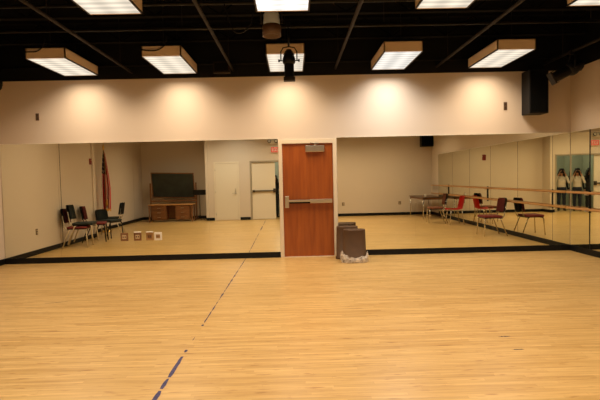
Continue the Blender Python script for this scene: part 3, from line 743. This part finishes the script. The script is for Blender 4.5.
# ------------------------------------------------------------------ flag
t = thing('standing_flag', 'furled American flag on a tall gold-tipped pole by the left wall', 'flag', (-5.60, 3.52, 0))
bs = part('base', t, ['gold'], lambda b: lathe(b, [(.15, 0), (.155, .02), (.13, .045), (.05, .07), (.03, .12), (.02, .13)], 24))
part('pole', t, ['oak'], lambda b: tube(b, [(0, 0, .10), (0, 0, 2.45)], .014, 12))
part('finial', t, ['gold'], lambda b: (lathe(b, [(.018, 2.44), (.03, 2.46), (.02, 2.48), (.035, 2.52), (.012, 2.60), (.003, 2.66)], 12), ))
def fcloth(u, v):
    # u down along the hanging fly, v across the gathered folds
    z = 2.44-1.66*u-.10*v*(1-u)
    wdt = .05+.20*min(1, u*1.6)-.05*max(0, u-.8)
    a = v*PI*5
    x = wdt*(v-.42)*1.1+.012
    y = math.sin(a)*(.022+.045*min(1, u*1.3))+.02*math.sin(5*u+3*v)
    return Vector((x, y, z-.10*u*math.sin(a*.5)**2))
def fm(u, v):
    if u < .40 and v < .62:
        return 1 if (int(u*38) % 3 == 1 and int(v*44) % 4 == 1) else 0
    return 1 if int(v*13) % 2 else 2
part('cloth', t, ['fblue', 'fwhite', 'fred'], lambda b: grid(b, fcloth, 48, 78, 0, fm), 'blue canton over red and white stripes')
def fr(u, v):
    p = fcloth(1., v); return p+Vector((0, 0, -.07*u))
part('fringe', t, ['fringe'], lambda b: grid(b, fr, 3, 78, 0))
part('tassel', t, ['fringe'], lambda b: (tube(b, [(.02, .03, 2.44), (.07, .07, 1.6), (.08, .09, 1.0)], .006, 6), lathe(b, [(.012, .86), (.03, .74), (.035, .66)], 10, 0, Matrix.Translation((.08, .09, .13)))))

# ------------------------------------------------------------------ people in the doorway
def capsule(bm, a, b_, ra, rb, n=14, k=5):
    """tapered round-ended limb"""
    a = Vector(a); b_ = Vector(b_); t = (b_-a); L = t.length; t = t.normalized() if L > 1e-6 else Vector((0, 0, 1))
    P = []; R = []
    for i in range(k+1):
        th_ = PI/2*(1-i/k); P.append(a-t*ra*math.sin(th_)); R.append(max(.0008, ra*math.cos(th_)))
    for i in range(k+1):
        th_ = PI/2*i/k; P.append(b_+t*rb*math.sin(th_)); R.append(max(.0008, rb*math.cos(th_)))
    tube(bm, P, R, n)
def ell(bm, c, r, rot=None):
    q = bmesh.ops.create_uvsphere(bm, u_segments=20, v_segments=14, radius=1.)
    m4 = Matrix.Translation(c) @ (rot.to_4x4() if rot else Matrix.Identity(4)) @ Matrix.Diagonal((*r, 1))
    bmesh.ops.transform(bm, matrix=m4, verts=q['verts'])
def remeshed(name, bm, vox, mats, parent, matfn, smooth=4):
    me = bpy.data.meshes.new(name+'_src'); bm.to_mesh(me); bm.free()
    o = bpy.data.objects.new(name+'_src', me); COL.objects.link(o)
    m1 = o.modifiers.new('r', 'REMESH'); m1.mode = 'VOXEL'; m1.voxel_size = vox; m1.use_smooth_shade = True
    m2 = o.modifiers.new('s', 'SMOOTH'); m2.iterations = smooth; m2.factor = .5
    dg = bpy.context.evaluated_depsgraph_get(); dg.update()
    nm = bpy.data.meshes.new_from_object(o.evaluated_get(dg)); nm.name = name
    bpy.data.objects.remove(o); bpy.data.meshes.remove(me)
    nm.materials.clear()
    for k in mats: nm.materials.append(M[k])
    for p in nm.polygons: p.material_index = matfn(p.center); p.use_smooth = True
    r = bpy.data.objects.new(name, nm); COL.objects.link(r); r.parent = parent
    return r
def hand(bm, wrist, palm, fdir, curl, thumb, sgn):
    """palm plus five bent tapering fingers; fdir = finger direction, curl = direction they close in"""
    w = Vector(wrist); p = Vector(palm); fd = Vector(fdir).normalized(); cu = Vector(curl).normalized(); sd = fd.cross(cu).normalized()
    for k in (-.024, -.008, .008, .024):
        capsule(bm, w+sd*k*.55, p+fd*.022+sd*k, .013, .0115)
    for k, l in ((-.027, .80), (-.009, .97), (.009, 1.), (.027, .86)):
        a = p+fd*.028+sd*k; b1 = a+(fd*.85+cu*.35)*.036*l; c1 = b1+(fd*.35+cu*.9)*.025*l; d1_ = c1+(fd*-.25+cu*.95)*.019*l
        capsule(bm, a, b1, .0095, .0088, 10, 3); capsule(bm, b1, c1, .0088, .008, 10, 3); capsule(bm, c1, d1_, .008, .0068, 10, 3)
    a = w+(p-w)*.45+sd*sgn*.026; b1 = a+sd*sgn*.022+cu*.016+fd*.022; c1 = b1+fd*.024+cu*.016
    capsule(bm, a, b1, .0125, .0105, 10, 3); capsule(bm, b1, c1, .0105, .008, 10, 3)

def person(name, label, loc, rz, clothes, photographer):
    t = thing(name, label, 'person', loc, rz)           # faces +y, total height about 1.6 m
    bm = bmesh.new()
    for s in (-1, 1):
        # foot, shin, thigh
        capsule(bm, (s*.095, -.045, .045), (s*.11, .10, .030), .042, .030); ell(bm, (s*.11, .12, .028), (.040, .055, .028))
        capsule(bm, (s*.093, -.02, .07), (s*.090, -.01, .27), .040, .056); capsule(bm, (s*.090, -.012, .27), (s*.088, .0, .44), .058, .056)
        capsule(bm, (s*.088, .0, .44), (s*.082, .0, .78), .060, .088)
        ell(bm, (s*.065, -.035, .80), (.095, .10, .11))
    ell(bm, (0, -.005, .84), (.165, .112, .12)); ell(bm, (0, 0, .97), (.150, .105, .15)); ell(bm, (0, .0, 1.10), (.155, .110, .16)); ell(bm, (0, -.01, 1.23), (.160, .085, .095))
    for s in (-1, 1): ell(bm, (s*.065, .060, 1.135), (.068, .048, .070))
    capsule(bm, (-.15, -.01, 1.275), (.15, -.01, 1.275), .052, .052)
    capsule(bm, (0, -.01, 1.27), (0, .015, 1.39), .055, .050)
    # head: skull, jaw, nose, ears, lips, brow
    ell(bm, (0, .015, 1.50), (.076, .095, .100)); ell(bm, (0, .045, 1.44), (.056, .062, .062)); ell(bm, (0, .085, 1.405), (.022, .018, .018))
    capsule(bm, (0, .104, 1.50), (0, .122, 1.465), .009, .013); ell(bm, (0, .100, 1.432), (.025, .010, .010))
    for s in (-1, 1):
        ell(bm, (s*.078, .005, 1.475), (.012, .022, .032)); ell(bm, (s*.032, .092, 1.492), (.016, .010, .010))
    if photographer:
        for s in (-1, 1):
            sh = Vector((s*.180, -.01, 1.265)); el = Vector((s*.235, .11, 1.07)); wr = Vector((s*.105, .185, 1.40))
            capsule(bm, sh, el, .052, .040); capsule(bm, el, wr, .040, .026)
            pm = Vector((s*.076, .205, 1.455))
            hand(bm, wr, pm, (s*-.10, .15, 1), (-s*1., .1, 0), None, 1 if s > 0 else -1)
    else:
        for s in (-1, 1):
            sh = Vector((s*.180, -.01, 1.265)); el = Vector((s*.225, -.03, 1.0)); wr = Vector((s*.215, .04, .79))
            capsule(bm, sh, el, .052, .040); capsule(bm, el, wr, .040, .026)
            hand(bm, wr, wr+Vector((s*-.005, .02, -.06)), (0, .2, -1), (-s*.5, .3, 0), None, -s)
    top, bot = clothes
    def mf(c):
        if c.z < .075: return 3
        if photographer:
            hx = abs(c.x)
            if c.y > .155 and c.z > 1.33: return 0                       # forearms and hands above the cuffs
            if c.z > 1.315 and hx < .13: return 0
        else:
            if abs(c.x) > .16 and c.z < .80 and c.z > .60: return 0
            if c.z > 1.335: return 0
        if c.z < .90 and abs(c.x) < .185: return 2
        return 1
    body = remeshed('body', bm, .0068, ['skin', top, bot, 'shoe'], t, mf)
    # hair: cap plus strands to the shoulders
    hb = bmesh.new()
    ell(hb, (0, -.012, 1.520), (.088, .100, .098))
    for s in (-1, 1):
        for k in range(6):
            y = -.085+.026*k
            capsule(hb, (s*(.070+.010*math.sin(k)), y+.02, 1.52), (s*(.085+.006*k), y-.01, 1.40), .032, .034); capsule(hb, (s*(.085+.006*k), y-.01, 1.40), (s*(.080+.006*k), y-.005, 1.285), .034, .016)
    for k in range(5): capsule(hb, ((k-2)*.03, -.085, 1.52), ((k-2)*.038, -.105, 1.30), .034, .022)
    ell(hb, (0, .022, 1.572), (.074, .080, .048))
    for k in range(7): capsule(hb, ((k-3)*.020, .0, 1.595), ((k-3)*.027, .088-.004*abs(k-3), 1.545), .022, .014)
    remeshed('hair', hb, .008, ['hair'], t, lambda c: 0, 2)
    for s in (-1, 1): part('eye', t, ['lensglass'], lambda b: ell(b, (s*.031, .1015, 1.490), (.010, .006, .0065)))
    part('mouth', t, ['lips'], lambda b: ell(b, (0, .108, 1.432), (.021, .005, .006)))
    return t
person('person', 'person in white top and dark jeans holding a camera up to their face', (-.285*math.sin(.42), -.285*math.cos(.42), 0), -.42, ('shirt', 'jeans'), True)
person('person', 'person in black clothes standing just inside the doorway beside the photographer', (-.70, -.46, 0), -.1, ('darkcloth', 'darkcloth'), False)
t = thing('camera', 'black camera held up to the face of the person in white', 'camera', (-.285*math.sin(.42), -.285*math.cos(.42), 0), -.42)
part('camera_body', t, ['black'], lambda b: (box(b, (-.068, .150, 1.435), (.068, .205, 1.525), bev=.012), box(b, (-.028, .155, 1.52), (.028, .205, 1.555), bev=.010)))
part('lens_barrel', t, ['black'], lambda b: lathe(b, [(.036, 0), (.036, .05), (.032, .052), (.030, .048)], 20, 0, Matrix.Translation((0, .205, 1.4788)) @ Matrix.Rotation(-PI/2, 4, 'X')))

# corridor lamp: a plain ceiling fitting, cooler than the studio
t = thing('corridor_light', 'cool ceiling fitting in the corridor behind the open door', 'ceiling light', (-.4, -1.7, 2.62))
part('bowl', t, ['white'], lambda b: lathe(b, [(.16, .08), (.17, .06), (.14, .02), (.05, .0)], 20))
ld = bpy.data.lights.new('lamp', 'POINT'); ld.energy = 26; ld.color = (1., .98, .84); ld.shadow_soft_size = .12
lo = bpy.data.objects.new('lamp', ld); COL.objects.link(lo); lo.parent = t; lo.location = (0, 0, -.15)

# ------------------------------------------------------------------ camera, world, view
yaw, pitch, roll = .0139, -.0456, -.0228
cy, sy, cp, sp = math.cos(yaw), math.sin(yaw), math.cos(pitch), math.sin(pitch)
Fv = Vector((sy*cp, cy*cp, sp)); Rv = Vector((cy, -sy, 0)); Uv = Rv.cross(Fv)
R2 = Rv*math.cos(roll)+Uv*math.sin(roll); U2 = Uv*math.cos(roll)-Rv*math.sin(roll)
cd = bpy.data.cameras.new('view_camera'); cd.sensor_width = 36; cd.sensor_fit = 'HORIZONTAL'; cd.lens = 484/600*36; cd.clip_start = .02; cd.clip_end = 100
co = bpy.data.objects.new('view_camera', cd); COL.objects.link(co)
mw = Matrix((R2, U2, -Fv)).transposed().to_4x4(); mw.translation = Vector((0, 0, 1.4788))
co.matrix_world = mw
S.camera = co
w = bpy.data.worlds.new('dark'); w.use_nodes = True; w.node_tree.nodes['Background'].inputs[0].default_value = (.02, .018, .015, 1); w.node_tree.nodes['Background'].inputs[1].default_value = .3
S.world = w
S.view_settings.view_transform = 'Standard'; S.view_settings.look = 'None'; S.view_settings.gamma = 1.; S.view_settings.use_curve_mapping = False
S.view_settings.exposure = 0.
S.cycles.max_bounces = 12; S.cycles.glossy_bounces = 8; S.cycles.diffuse_bounces = 5; S.cycles.use_denoising = True
S.cycles.sample_clamp_indirect = 6.
